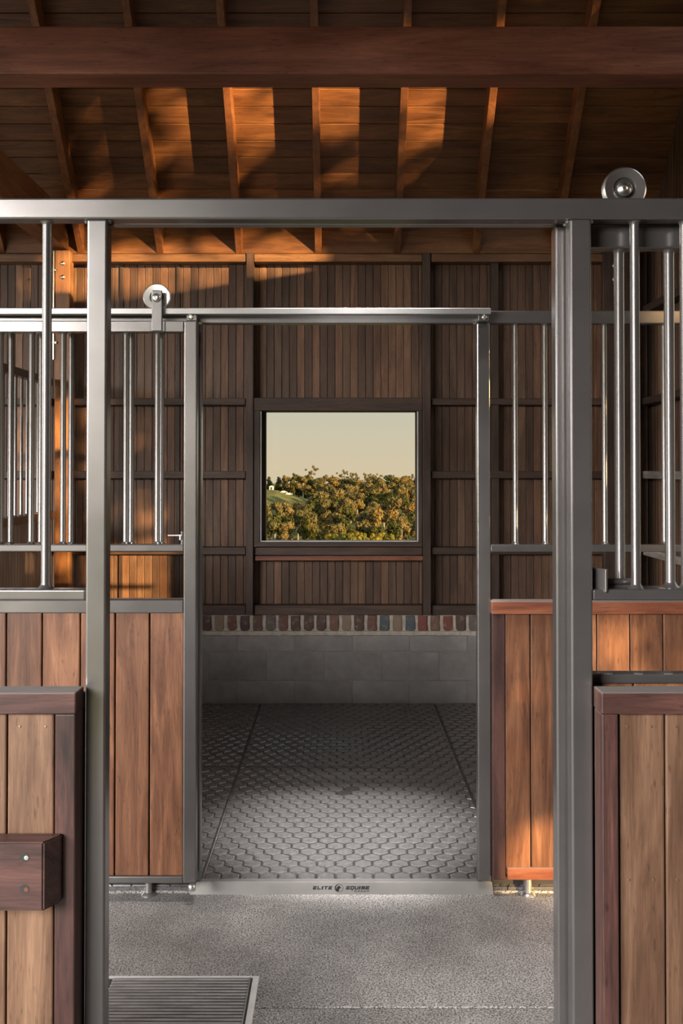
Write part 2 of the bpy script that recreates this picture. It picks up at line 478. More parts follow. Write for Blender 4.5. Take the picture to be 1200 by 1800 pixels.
def crown_mesh(kind, seed, mat):
    r = random.Random(seed)
    verts, faces = [], []
    lumps = []
    if kind == 'gum':
        for k in range(12):
            a, h = r.uniform(0, 2*PI), r.uniform(0.30, 0.86)
            rad = 0.27*math.sin(PI*min(1, max(0.12, (h-0.15)/0.75)))
            lumps.append((Vector((rad*math.cos(a), rad*math.sin(a), h)), r.uniform(0.11, 0.18)))
    elif kind == 'conifer':
        for k in range(12):
            h = 0.16+0.07*k; a = r.uniform(0, 2*PI); rad = 0.16*(1-k/13)
            lumps.append((Vector((rad*math.cos(a), rad*math.sin(a), h)), 0.20*(1-k/14)+0.03))
    elif kind == 'bush':
        for k in range(12):
            a, h = r.uniform(0, 2*PI), r.uniform(0.2, 0.8)
            rad = 0.3*math.sqrt(r.random())
            lumps.append((Vector((rad*math.cos(a), rad*math.sin(a), h)), r.uniform(0.13, 0.2)))
    else:   # airy, wind-blown
        for k in range(9):
            a, h = r.uniform(0, 2*PI), r.uniform(0.6, 0.93)
            rad = r.uniform(0.08, 0.36)
            lumps.append((Vector((rad*math.cos(a)+0.05, rad*math.sin(a), h)), r.uniform(0.07, 0.11)))
    for c, R in lumps:
        for k in range(int(110 if kind != 'airy' else 60)):
            d = Vector((r.gauss(0, 1), r.gauss(0, 1), r.gauss(0, 1))).normalized()
            p = c+Vector((d.x*R, d.y*R, d.z*R*0.8))*(r.uniform(0.75, 1.08))
            n = (d+Vector((r.uniform(-.6, .6), r.uniform(-.6, .6), r.uniform(-.3, .7)))).normalized()
            t = n.orthogonal().normalized(); b = n.cross(t)
            s = R*r.uniform(0.16, 0.30)
            i = len(verts)
            verts += [p+t*s, p+b*s*.8, p-t*s, p-b*s*.8]
            faces.append((i, i+1, i+2, i+3))
        # a solid core so that the crown is not see-through
        i0 = len(verts)
        for lat in (-1, 0, 1):
            for k in range(6):
                a = k*PI/3; cl = math.cos(lat*0.8)
                verts.append(c+Vector((math.cos(a)*cl, math.sin(a)*cl, math.sin(lat*0.8)*0.8))*R*0.72)
        for l in range(2):
            for k in range(6):
                faces.append((i0+l*6+k, i0+l*6+(k+1) % 6, i0+(l+1)*6+(k+1) % 6, i0+(l+1)*6+k))
        faces.append(tuple(i0+5-k for k in range(6))); faces.append(tuple(i0+12+k for k in range(6)))
    return poly_mesh(verts, faces, mat, 'crown')
def trunk_mesh(kind):
    top = {'gum': 0.7, 'conifer': 0.9, 'bush': 0.5, 'airy': 0.86}[kind]
    return lathe_mesh([(0, -0.05), (0.03, -0.05), (0.022, 0.3), (0.012, top), (0, top+0.02)], BARK, 7)
CROWNS = {'gum': [crown_mesh('gum', s, LEAF_OLIVE) for s in range(4)], 'conifer': [crown_mesh('conifer', 20+s, LEAF_DARK) for s in range(2)],
          'bush': [crown_mesh('bush', 30+s, LEAF_GOLD) for s in range(3)], 'airy': [crown_mesh('airy', 40+s, LEAF_OLIVE) for s in range(3)],
          'dark': [crown_mesh('gum', 50+s, LEAF_DARK) for s in range(2)]}
TRUNKS = {k: trunk_mesh(k) for k in ('gum', 'conifer', 'bush', 'airy')}; TRUNKS['dark'] = TRUNKS['gum']
TLAB = {
    'gum': ('gum_tree', 'olive gold gum tree in the wooded valley beyond the window', 'gum trees beyond the window'),
    'dark': ('dark_tree', 'dark green round-crowned tree in the woods beyond the window', 'dark trees beyond the window'),
    'conifer': ('conifer_tree', 'dark green conifer behind the green meadow beyond the window', 'conifers behind the meadow'),
    'bush': ('golden_shrub', 'bright yellow-green shrub low down just above the window sill', 'bright shrubs above the window sill'),
    'airy': ('airy_gum_tree', 'tall thin-crowned gum standing clear of the ridge skyline', 'emergent gums on the ridge')}
_r = random.Random(11)
def tree(kind, px, pytop, Y, wpx):
    p = at(px, pytop, Y)
    zb = terrain(p.x, Y)
    h = max(4.0, p.z-zb)
    w = wpx*Y/F
    name, lab, grp = TLAB[kind]
    t = thing(name, lab, 'tree' if kind != 'bush' else 'shrub', (p.x, Y, zb-0.2), grp)
    ws = w/0.8
    # keep the crown's proportions: it fills the upper part of the tree
    for nm, me in (('crown', _r.choice(CROWNS[kind])), ('trunk', TRUNKS[kind])):
        o = put(nm, me, t, (p.x, Y, zb-0.2))
        hs = h if nm == 'trunk' or kind in ('conifer',) else min(h, ws*1.25)
        o.scale = ((ws if nm == 'crown' else min(h, ws*1.3)), (ws if nm == 'crown' else min(h, ws*1.3)), hs)
        if nm == 'crown':
            o.location.z += h*1.06-hs
            o.rotation_euler = (0, 0, _r.uniform(0, 6.28))
        if nm == 'trunk' and kind == 'airy': o.scale = (h*0.5, h*0.5, h*0.97)
    return t
ORD = ('first second third fourth fifth sixth seventh eighth ninth tenth eleventh twelfth thirteenth fourteenth fifteenth '
       'sixteenth seventeenth eighteenth nineteenth twentieth').split()
LOOK = {'gum': 'olive gold gum tree', 'dark': 'dark green round tree', 'conifer': 'dark conifer', 'bush': 'bright golden shrub', 'airy': 'thin-crowned tall gum'}
ROWS = {}
def row(kind, x0, x1, step, ytop, Y, w, jy=5, jw=0.2, alt=None, where='row'):
    x = x0; made = []
    while x <= x1:
        k = kind if (alt is None or _r.random() > 0.22) else alt
        yt = ytop(x) if callable(ytop) else ytop
        made.append((tree(k, x+_r.uniform(-.3, .3)*step, yt+_r.uniform(-jy, jy), Y*_r.uniform(0.96, 1.04), w*_r.uniform(1-jw, 1+jw)), k))
        x += step
    for i, (t, k) in enumerate(made):
        t['label'] = f'{LOOK[k]}, {ORD[i]} from left in the {where} outside'
row('bush', 578, 688, 13, 938, 330, 18, 3, where='low shrub row')
row('gum', 462, 740, 25, 916, 365, 40, 6, 0.2, 'dark', where='lowest tree row')
row('gum', 455, 745, 23, 898, 430, 42, 6, 0.2, 'dark', where='second lowest tree row')
row('gum', 455, 745, 22, lambda x: 884 if x < 545 else 878, 490, 38, 5, 0.2, where='third tree row')
row('dark', 548, 735, 22, 872, 560, 32, 4, where='dark middle tree row')
row('gum', 552, 745, 19, 860, 590, 36, 5, 0.2, 'dark', where='fifth tree row')
row('gum', 548, 745, 18, 849, 660, 36, 5, 0.2, 'dark', where='sixth tree row')
row('gum', 540, 745, 16, 839, 740, 34, 4, 0.2, 'dark', where='ridge tree row')
row('dark', 690, 745, 14, 842, 850, 26, 3, where='far right ridge row')
row('conifer', 462, 545, 13, 836, 735, 24, 4, where='conifer row behind the meadow')
row('gum', 500, 552, 17, 838, 720, 30, 5, where='short row behind the meadow')
for px, py, Y, w in ((548, 820, 760, 26), (572, 834, 760, 20), (583, 836, 780, 18), (601, 827, 760, 22), (612, 829, 790, 20), (626, 831, 770, 20),
                     (640, 831, 790, 22), (652, 832, 770, 20), (664, 833, 790, 18), (728, 834, 800, 24)):
    t = tree('airy', px, py, Y, w)
    t['label'] = f'{LOOK["airy"]} standing clear of the skyline, {ORD[[548, 572, 583, 601, 612, 626, 640, 652, 664, 728].index(px)]} from left outside'
# woods carrying on beyond both edges of the window
row('gum', 340, 440, 25, 900, 440, 42, 6, 0.2, 'dark', where='left outer row')
row('gum', 762, 880, 25, 898, 440, 42, 6, 0.2, 'dark', where='right outer low row')
row('gum', 762, 880, 22, 852, 650, 38, 6, 0.2, 'dark', where='right outer high row')
row('conifer', 380, 450, 16, 836, 740, 26, 4, where='left outer row')
# the farm on the meadow
hp = at(477, 862, 655); hz = terrain(hp.x, 655)
hs = thing('farm_shed', 'small white shed at the edge of the green meadow beyond the window', 'shed', (hp.x, 655, hz))
bx('wall', WHITE, hs, hp.x-1.3, hp.x+1.3, 653, 658, hz-0.3, hz+1.9, 0.02)
put('roof', prism_mesh([(-1.6, 0, 0), (1.6, 0, 0), (0, 0, 0.6)], (0, 6, 0), ROOFT), hs, (hp.x, 652.5, hz+1.9))
bx('doorway', DARKST, hs, hp.x-0.6, hp.x+0.6, 652.9, 653.05, hz-0.2, hz+1.5, 0.02)
for px, lab in ((499, 'white car parked on the meadow, nearer to the shed'), (508, 'white car parked on the meadow, farther from the shed')):
    cp = at(px, 862, 652); cz = terrain(cp.x, 652)
    c = thing('car', lab, 'car', (cp.x, 652, cz))
    prof = [(-2.1, 0, 0.3), (2.1, 0, 0.3), (2.1, 0, 0.85), (1.2, 0, 0.95), (0.6, 0, 1.5), (-1.2, 0, 1.5), (-1.8, 0, 0.95), (-2.1, 0, 0.9)]
    put('body', prism_mesh(prof, (0, 1.8, 0), CARP), c, (cp.x, 651, cz))
    for dx in (-1.3, 1.3):
        for dy in (0, 1.8):
            put('wheel', lathe_mesh([(0, -.1), (.33, -.1), (.33, .1), (0, .1)], TYRE, 12, 'Y'), c, (cp.x+dx, 651+dy, cz+0.33))

# ------------------------------------------------------------------ floor
fl = struct('floor', (0, 0, 0))
YJ = at(600, 1770, 3).y
def ground_y(py):     # depth at which the floor is seen at row py
    v = (CY-py)/F
    dz = math.sin(PITCH)+v*math.cos(PITCH); dy = math.cos(PITCH)-v*math.sin(PITCH)
    return -H/dz*dy
yj = ground_y(1771)
bx('slab', CONC, fl, -9, XR+0.2, -1.4, yj-0.003, -0.15, 0, 0.003)
bx('slab', CONC, fl, -9, XR+0.2, yj+0.003, D3+0.3, -0.15, 0, 0.003)
# ------------------------------------------------------------------ back wall
wb = struct('wall_back', (0, D3, 0))
bx('backing', BACKING, wb, -5, -0.63, DC+0.025, DC+0.06, 0.6, 3.6, 0)
bx('backing', BACKING, wb, 0.63, XR+0.1, DC+0.025, DC+0.06, 0.6, 3.6, 0)
bx('backing', BACKING, wb, -0.63, 0.63, DC+0.025, DC+0.06, Z(712, DC), 3.6, 0)
bx('backing', BACKING, wb, -0.63, 0.63, DC+0.025, DC+0.06, 0.6, Z(965, DC), 0)
zb0, zt0 = Z(1075, DC), ZE+0.05
wz0, wz1 = Z(968, DC), Z(706, DC)
wx0, wx1 = X(452, DC), X(741, DC)
pitch = 0.0535
x = -4.9
while x < XR-0.01:
    segs = [(zb0, zt0)] if x+pitch < wx0 or x > wx1 else [(zb0, wz0), (wz1, zt0)]
    for a, c in segs:
        bx('board', W_CLAD, wb, x, x+pitch-0.0012, DC, DC+0.02, a, c, 0.0035)
    x += pitch
# girts, studs, plates
def girt(px0, px1, py0, py1, nm='girt', d=DW, t=0.09):
    pb(nm, W_FRAME_H, wb, px0, px1, py0, py1, d, t, 0.003, 1)
xl = 597-4.9*F/DW; xr = 597+2.1*F/DW
for a, c in ((xl, 91), (122, 431), (758, 1060)):
    girt(a, c, 700, 712); girt(a, c, 828, 841); girt(a, c, 962, 975); girt(a, c, 1064, 1081, 'bottom_plate')
girt(446, 742, 962, 976); girt(446, 742, 1064, 1081, 'bottom_plate')
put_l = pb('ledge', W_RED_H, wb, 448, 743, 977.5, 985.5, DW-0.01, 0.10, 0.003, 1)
put_l['label'] = 'reddish timber ledge strip under the window'
for a, c in ((xl, 84), (122, 431), (446, 742), (758, 1060)):
    pb('top_plate', W_PLATE, wb, a, c, 446, 460, DW-0.03, 0.12, 0.004, 1)
for a, c, y0 in ((432, 445, 444), (743, 757, 444)):
    pb('stud', W_FRAME_V, wb, a, c, y0, 1081, DW-0.035, 0.125, 0.003, 1)
pb('stud', W_FRAME_V, wb, 864, 877, 461, 1081, DW+0.01, 0.08, 0.003, 1)
pb('stud', W_FRAME_V, wb, 309, 316, 461, 1081, DC-0.012, 0.03, 0.003, 1)
pb('stud', W_FRAME_V, wb, 209, 216, 461, 1081, DC-0.012, 0.03, 0.003, 1)
bx('frieze_board', W_CEIL, wb, -4.9, XR, DW+0.03, DW+0.055, Z(444, DW), ZC+0.08, 0.003)
# masonry
YM = D3
zbr1, zbr0 = Z(1082, YM), Z(1110, YM)
bx('mortar', MORTAR, wb, -4.9, XR, YM+0.012, YM+0.11, Z(1117, YM)-0.01, Z(1080, YM), 0)
def brick_mesh(seed):
    r = random.Random(seed)
    w, h = 0.0685, zbr1-zbr0
    pts = []
    n = 3
    c = r.uniform(0.010, 0.022)
    loop = [(-w/2, h/2), (-w/2, 0), (-w/2, -h/2+c), (-w/2+c*.35, -h/2+c*.35), (-w/2+c, -h/2), (0, -h/2), (w/2-c, -h/2), (w/2-c*.35, -h/2+c*.35), (w/2, -h/2+c), (w/2, 0), (w/2, h/2)]
    loop = [(a+r.uniform(-.003, .003), b+r.uniform(-.003, .003)) for a, b in loop]
    me = prism_mesh([(a*.96, 0, b*.97) for a, b in loop], (0, 0.08, 0), BRICK)
    bm = bmesh.new(); bm.from_mesh(me)
    ed = [e for e in bm.edges if all(abs(v.co.y) < 1e-5 for v in e.verts)]
    bmesh.ops.bevel(bm, geom=ed, offset=0.006, segments=2, affect='EDGES')
    bm.to_mesh(me); bm.free()
    return me
BRICKS = [brick_mesh(s) for s in range(7)]
bp = 22.3*YM/F*(1.0)
xb = X(620, YM)+bp/2
k0 = int(1.98/bp)
for k in range(-k0, k0+1):
    put('brick', random.choice(BRICKS), wb, (xb+(k-1)*bp+random.uniform(-.002, .002), YM+random.uniform(-.004, .004), (zbr0+zbr1)/2+random.uniform(-.002, .002)))
# wavy mortar bed under the bricks
pts = []
n = 110
for i in range(n+1):
    pts.append((-1.98+4.08*i/n, YM-0.004, zbr0+0.002))
for i in range(n, -1, -1):
    pts.append((-1.98+4.08*i/n, YM-0.004, Z(1116, YM)+random.uniform(-.006, .004)))
put('mortar_bed', prism_mesh([(a, b-YM, c-0.8) for a, b, c in pts], (0, 0.05, 0), MORTAR), wb, (0, YM, 0.8))
courses = ((1117, 1145.5, 517.5), (1146.5, 1196.5, 468), (1197.5, 1240, 517.5))
for y0, y1, xo in courses:
    for k in range(-4, 9):
        a = xo+(k-1)*101.2; c = a+101.2
        m = 0.0016
        z0 = Z(y1, YM)
        if y1 == 1240: z0 = -0.02
        xa, xc = X(a, YM, 1180)+m, X(c, YM, 1180)-m
        if xa < -4.8 or xa > XR: continue
        bx('block', BLOCK, wb, xa, min(xc, XR), YM+random.uniform(0, .0025), YM+0.19, z0+m, Z(y0, YM)-m, 0.003)
bx('block_mortar', BLOCK, wb, -4.9, XR, YM+0.006, YM+0.18, -0.02, Z(1117, YM), 0)
# corner posts with bolts
BOLT = lathe_mesh([(0, 0), (.016, 0), (.016, .003), (.011, .008), (.005, .011), (0, .0115)], BRASS, 14, 'Y')
tp = thing('timber_post', 'timber corner post with two bolts at the back left under the tie beam', 'post', (XL, DW-0.05, 0))
pb('shaft', W_POST, tp, 95, 121, 440, 1236, DW-0.09, 0.105, 0.004, 1)
for py in (463, 487):
    put('bolt', BOLT, tp, at(110, py, DW-0.09))
pb('steel_strap', BRASS, tp, 92.5, 95, 441, 632, DW-0.10, 0.05, 0.001, 1)
for px, py in ((90, 474), (98, 474), (90, 602), (98, 602)):
    put('strap_bolt', lathe_mesh([(0, 0), (.009, 0), (.009, .006), (0, .008)], BRASS, 8, 'Y'), tp, at(px, py, DW-0.10))
tp2 = thing('timber_post', 'dark timber corner post with two bolts at the back right of the stall', 'post', (XR-0.15, DW-0.05, 0))
pb('shaft', W_FRAME_V, tp2, 1061, 1127, 440, 1236, DW-0.05, 0.065, 0.004, 1)
for py in (467, 491):
    put('bolt', BOLT, tp2, at(1080, py, DW-0.05))
# window
w1 = struct('window_1', (0, DC, Z(950, DC)))
def wf(nm, a, c, y0, y1, d, t, mat=W_FRAME_V, bev=0.003):
    return pb(nm, mat, w1, a, c, y0, y1, d, t, bev, 1)
wf('jamb', 445.5, 457, 713, 962, DW-0.02, 0.20); wf('jamb', 735.5, 742.5, 713, 962, DW-0.02, 0.20)
wf('head', 445.5, 742.5, 699, 722, DW-0.022, 0.198, W_FRAME_H); wf('sill', 445.5, 742.5, 952.5, 961.5, DW-0.022, 0.198, W_FRAME_H)
ALU = plain('pale_window_bead', (0.55, 0.54, 0.52), 0.5)
wf('bead', 457, 459.2, 723, 952, DW-0.012, 0.012, ALU, 0.001); wf('bead', 733, 735, 723, 952, DW-0.012, 0.012, ALU, 0.001)
wf('bead', 457, 735, 950.6, 952.6, DW-0.012, 0.012, ALU, 0.001)
wf('sash', 458.6, 467.5, 720, 953, DW+0.10, 0.05, W_FRAME_V); wf('sash', 730, 737, 720, 953, DW+0.10, 0.05, W_FRAME_V)
wf('sash', 458, 737, 950.5, 954, DW+0.10, 0.05, W_FRAME_H); wf('sash', 458, 737, 719, 724.5, DW+0.10, 0.05, W_FRAME_H)
wf('pane', 466, 731, 723, 952, DW+0.125, 0.004, GLASS, 0)

# ------------------------------------------------------------------ roof
ce = struct('ceiling', (0, D3, ZC))
ang = math.atan(B)
def slope_pt(y, off=0): return ZC+B*(DW-y)+off
# lining boards of the far slope
bw = 0.117
L = (DW+0.25-YR)/math.cos(ang)
nb = int(L/bw)
bmesh_board = box_mesh(7.2, bw-0.0015, 0.02, W_CEIL, 0.004)
for k in range(nb+1):
    s = (k+0.5)*bw-0.25/math.cos(ang)
    y = DW-s*math.cos(ang); z = ZC+s*math.sin(ang)
    put('ceiling_board', bmesh_board, ce, (XR+0.1-3.6, y-0.01*math.sin(ang)*-1, z+0.01*math.cos(ang)), (-ang, 0, 0))
def slab_mesh(x0, x1, ya, za, yb, zb, t, mat):
    return prism_mesh([(x0, ya, za), (x0, yb, zb), (x0, yb, zb+t), (x0, ya, za+t)], (x1-x0, 0, 0), mat)
put('roof_sheet', slab_mesh(-5.2, XR+0.4, DW+0.5-D3, slope_pt(DW+0.5, .05)-ZC, YR-D3, slope_pt(YR, .05)-ZC, 0.05, ROOFT), ce, (0, D3, ZC))
ye = -0.95
put('roof_sheet', slab_mesh(-9.2, XR+0.4, ye-D3, slope_pt(YR)-B*(YR-ye)-ZC, YR-D3, slope_pt(YR, .05)-ZC, 0.06, W_CEIL), ce, (0, D3, ZC))
# rafters
rd = 0.205
ra = [(-0.025, 0, 0)]
def rafter_mesh():
    y0, y1 = DW+0.03, YR
    zb = lambda y: ZE+B*(DW-y)
    loop = [(-0.024, y0-D3, zb(y0)-ZC), (-0.024, y1-D3, zb(y1)-ZC), (-0.024, y1-D3, zb(y1)+rd-ZC), (-0.024, y0-D3, zb(y0)+rd-ZC)]
    me = prism_mesh(loop, (0.048, 0, 0), W_RAFT)
    bm = bmesh.new(); bm.from_mesh(me)
    bmesh.ops.bevel(bm, geom=bm.edges[:], offset=0.003, segments=1, affect='EDGES')
    bm.to_mesh(me); bm.free()
    return me
RM = rafter_mesh()
xr0 = X(565, DW, 434)-0.024
for k in range(-8, 4):
    put('rafter', RM, ce, (xr0+k*RAF_S, D3, ZC))
bx('ridge_beam', W_FRAME_H, ce, -5, XR+0.1, YR-0.03, YR+0.03, slope_pt(YR)-0.35, slope_pt(YR), 0.004)
# cross beam above the far stall front
DB = 3.90
cb = thing('cross_beam', 'massive reddish timber cross beam spanning the picture above the stall fronts', 'beam', (0, DB, Z(130, DB)))
zb = Z(130, DB)
bx('timber', W_BEAM, cb, -5, XR, DB, DB+0.145, zb, Z(45.5, DB), 0.006, 2)
tb = thing('tie_beam', 'timber tie beam running from the back left post towards the cross beam', 'beam', (XL, 5.5, ZE))
bx('timber', W_TIE, tb, X(88, DW, 440), X(120.5, DW, 440), DB+0.15, DW-0.0, Z(440, DW), Z(440, DW)+0.26, 0.005, 1)
put('bolt', lathe_mesh([(0, 0), (.013, 0), (.013, .006), (0, .009)], BRASS, 12, 'X'), tb, (X(120.5, DW, 440), DW-0.06, Z(424, DW)))

# ------------------------------------------------------------------ gable end wall on the right
wr = struct('wall_right', (XR, D3, 0))
y = D3+0.05
while y > 5.35:
    bx('board', W_CLAD, wr, XR+0.06, XR+0.08, y-pitch+0.0012, y, 0.72, slope_pt(y)+0.05, 0.0035)
    y -= pitch
for py0, py1, m in ((700, 712, W_FRAME_Y), (828, 841, W_WEATHER_Y), (962, 975, W_WEATHER_Y), (1064, 1081, W_FRAME_Y), (540, 553, W_FRAME_Y)):
    bx('girt', m, wr, XR-0.03, XR+0.06, 5.35, DW-0.01, Z(py1, DW), Z(py0, DW), 0.003)
bx('base_block', BLOCK, wr, XR, XR+0.19, 3.95, D3, 0, 0.72, 0.004)
# out of the picture: the rest of the gable end, with the aisle doorway and the gable opening
GZ0, GZ1, GD0, GD1 = 3.40, 4.62, 2.95, 5.35
AD0, AD1, AZ = 2.45, 4.02, 2.75
def gp(y0, y1, z0, z1=None):
    a = slope_pt(y0 if y0 < YR else y0) if z1 is None else z1
    if z1 is None:
        top = lambda yy: slope_pt(yy)+0.05 if yy > YR else slope_pt(YR)-B*(YR-yy)+0.05
        ptsg = [(0, y0, z0), (0, y1, z0), (0, y1, top(y1))]+([(0, YR, top(YR))] if y0 < YR < y1 else [])+[(0, y0, top(y0))]
        put('gable_panel', prism_mesh([(p[0], p[1]-D3, p[2]) for p in ptsg], (0.03, 0, 0), W_CLAD), wr, (XR+0.09, D3, 0))
    else:
        bx('gable_panel', W_CLAD, wr, XR+0.09, XR+0.12, y0, y1, z0, z1, 0)
gp(-1.4, AD0, 0, GZ0); gp(AD0, AD1, AZ, GZ0); gp(AD1, D3+0.2, 0, GZ0)
bx('stall_back_wall', W_FRAME_V, wr, -0.9, XR+0.09, -1.0, -0.92, 0, 3.2, 0)
put('gable_panel', prism_mesh([(0, -1-D3, 2.9), (0, D3+0.2-D3, 2.9), (0, D3+0.2-D3, 3.3), (0, YR-D3, slope_pt(YR)), (0, -1-D3, 3.1)], (0.04, 0, 0), W_CLAD), wr, (-9.0, D3, 0))
bx('gable_post', W_FRAME_V, wr, -9.0, -8.9, 0.95, 1.05, 0, 2.95)
bx('gable_post', W_FRAME_V, wr, -9.0, -8.9, 5.95, 6.05, 0, 2.95)
gp(-1.4, GD0, GZ0); gp(GD1, D3+0.2, GZ0); gp(GD0, GD1, GZ1)

# ------------------------------------------------------------------ left stall partition
pt = thing('stall_partition', 'low timber and steel bar partition along the left side of the far stall', 'partition', (XL, 5.5, 0))
zt, zl = 2.215, 1.305
bx('top_rail', STEEL, pt, XL-0.025, XL+0.025, DF+0.07, DW-0.12, zt, zt+0.05, 0.003, 2)
bx('lower_rail', STEEL, pt, XL-0.025, XL+0.025, DF+0.07, DW-0.40, zl, zl+0.05, 0.003, 2)
bx('end_block', W_TIE, pt, XL-0.03, XL+0.03, DW-0.40, DW-0.10, zl+0.0, zl+0.06, 0.003, 1)
y = DF+0.16
while y < DW-0.36:
    bar(pt, XL, y, zl+0.05, zt, 0.010, STEEL)
    y += 0.117
bx('end_post', GALV, pt, XL-0.03, XL+0.03, DW-0.26, DW-0.20, zl+0.06, zt, 0.006, 2)
y = DF+0.08
while y < DW-0.12:
    bx('board', W_PART, pt, XL-0.02, XL+0.02, y, y+0.0515, 0.03, zl-0.001, 0.0035)
    y += 0.053

# ------------------------------------------------------------------ rubber mats
HEXP, HEXR = 0.0755, 0.0654
hx0, hy0 = X(555, 4.02, 1542), ground_y(1541)
def clip(poly, x0, x1, y0, y1):
    for ax, lim, sgn in ((0, x0, 1), (0, x1, -1), (1, y0, 1), (1, y1, -1)):
        out = []
        for i in range(len(poly)):
            a, b = poly[i], poly[(i+1) % len(poly)]
            ia, ib = (a[ax]-lim)*sgn >= 0, (b[ax]-lim)*sgn >= 0
            if ia: out.append(a)
            if ia != ib:
                t = (lim-a[ax])/(b[ax]-a[ax])
                out.append((a[0]+t*(b[0]-a[0]), a[1]+t*(b[1]-a[1])))
        poly = out
        if len(poly) < 3: return []
    return poly
stains = [at(606, 1403, ground_y(1403)), at(612, 1398, ground_y(1398)), at(600, 1405, ground_y(1405))]
stains = [(p.x, p.y) for p in stains]
def mat_mesh(x0, x1, y0, y1):
    verts, faces, mi = [], [], []
    cx, cy = (x0+x1)/2, (y0+y1)/2
    def add(loop):
        i = len(verts); verts.extend((a-cx, b-cy, c) for a, b, c in loop); return list(range(i, i+len(loop)))
    g = 0.0025
    lo = add([(x0+g, y0+g, -0.02), (x1-g, y0+g, -0.02), (x1-g, y1-g, -0.02), (x0+g, y1-g, -0.02)])
    hi = add([(x0+g, y0+g, -0.008), (x1-g, y0+g, -0.008), (x1-g, y1-g, -0.008), (x0+g, y1-g, -0.008)])
    faces.append(lo[::-1]); faces.append(hi); mi += [0, 2]
    for k in range(4): faces.append([lo[k], lo[(k+1) % 4], hi[(k+1) % 4], hi[k]]); mi.append(0)
    j0, j1 = int((y0-hy0)/HEXR)-1, int((y1-hy0)/HEXR)+1
    R = HEXP/math.sqrt(3)
    for j in range(j0, j1+1):
        yc = hy0+j*HEXR
        i0 = int((x0-hx0)/HEXP)-2; i1 = int((x1-hx0)/HEXP)+2
        for i in range(i0, i1+1):
            xc = hx0+(i+0.5*(j % 2))*HEXP
            hexa = lambda rr: [(xc+rr*math.sin(k*PI/3), yc+rr*math.cos(k*PI/3)) for k in range(6)][::-1]
            base = clip(hexa(R*0.97), x0+.006, x1-.006, y0+.006, y1-.006)
            if len(base) < 3: continue
            ax = sum(p[0] for p in base)/len(base); ay = sum(p[1] for p in base)/len(base)
            span = max(abs(p[0]-ax) for p in base)
            if span < 0.008: continue
            f1, f2 = 0.91, 0.78
            lb = add([(p[0], p[1], -0.008) for p in base])
            lm = add([(ax+(p[0]-ax)*f1, ay+(p[1]-ay)*f1, -0.002) for p in base])
            lt = add([(ax+(p[0]-ax)*f2, ay+(p[1]-ay)*f2, 0.0) for p in base])
            m = 1 if any((xc-a)**2+(yc-b)**2 < 0.040**2 for a, b in stains) else 0
            nn = len(base)
            for k in range(nn):
                k2 = (k+1) % nn
                faces.append([lb[k], lb[k2], lm[k2], lm[k]]); mi.append(2)
                faces.append([lm[k], lm[k2], lt[k2], lt[k]]); mi.append(m)
            faces.append(lt); mi.append(m)
    bm = bmesh.new()
    bv = [bm.verts.new(v) for v in verts]
    for f, m in zip(faces, mi):
        fc = bm.faces.new([bv[i] for i in f]); fc.material_index = m
    me = finish(bm, 'mat', RUBBER)
    me.materials.append(RUBBER_D)
    me.materials.append(RUBBER_G)
    return me
MX = (XL+0.03, X(352, 4.02, 1548), X(891, 4.02, 1548), XR-0.01)
MY = (4.004, ground_y(1357), D3-0.005)
ML = [['in front on the left, beside the steel door stile', 'in the doorway directly behind the lettered threshold', 'in front on the right, beside the doorway post'],
      ['at the back left corner under the block wall', 'at the back in shadow below the window', 'at the back right corner under the block wall']]
for j in range(2):
    for i in range(3):
        o = put('rubber_mat', mat_mesh(MX[i], MX[i+1], MY[j], MY[j+1]), None, ((MX[i]+MX[i+1])/2, (MY[j]+MY[j+1])/2, MATZ))
        tag(o, 'black hexagon rubber mat '+ML[j][i], 'floor mat', 'hexagon rubber mats on the stall floor')
    # under-mat bed so that the mats rest on something
bx('stall_bed', CONC, fl, XL-0.02, XR, 4.0, D3, 0.0, 0.0095, 0)

# ------------------------------------------------------------------ far stall front (steel)
r22 = 0.011
ff = thing('stall_front_frame', 'gunmetal steel front frame of the far stall around the open doorway', 'stall frame', (0, DF, 0))
RHS = 0.05
pb('post', STEEL, ff, 839, 862, 568, 1549, DF, RHS, 0.004, 2)
pb('post', STEEL, ff, 329.5, 353, 568, 1549, DF, RHS, 0.004, 2)
zh1, zh0 = Z(546, DF), Z(568.5, DF)
bx('header', STEEL, ff, -5.0, XR-0.02, DF, DF+RHS, zh0, zh1, 0.004, 2)
zr1, zr0 = Z(957.5, DF), Z(970.5, DF)
bx('rail', STEEL, ff, X(862, DF), XR-0.02, DF+.006, DF+RHS-.006, zr0, zr1, 0.004, 2)
bx('rail', STEEL, ff, -5.0, X(330, DF), DF+.006, DF+RHS-.006, zr0, zr1, 0.004, 2)
for k in range(6):
    bar(ff, X(908+52.7*k, DF), DF+RHS/2, zr1, zh0, r22, STEEL)
for k in range(8):
    bar(ff, X(283-53.0*k, DF+.02), DF+RHS/2, zr1, zh0, r22, STEEL)
FOOT = lathe_mesh([(0, 0), (.030, 0), (.026, .006), (.0145, .012), (.0135, .02), (.0135, .085), (0, .085)], TRACK, 16)
put('floor_pin', FOOT, ff, (X(927.5, DF, 1560), DF+0.0, 0))
put('floor_pin', FOOT, ff, (X(261, DF, 1560), DF+0.0, 0))
bx('gap_shade_strip', DARKST, ff, X(864, DF), XR-0.02, DF+0.03, DF+0.06, 0.0, 0.062, 0.002)  # black strip set in the gap under the panel, standing for its shade
bx('gap_shade_strip', DARKST, ff, XL-1.0, X(350, DF), DF+0.03, DF+0.06, 0.0, 0.062, 0.002)  # likewise for the dark gap below the open door

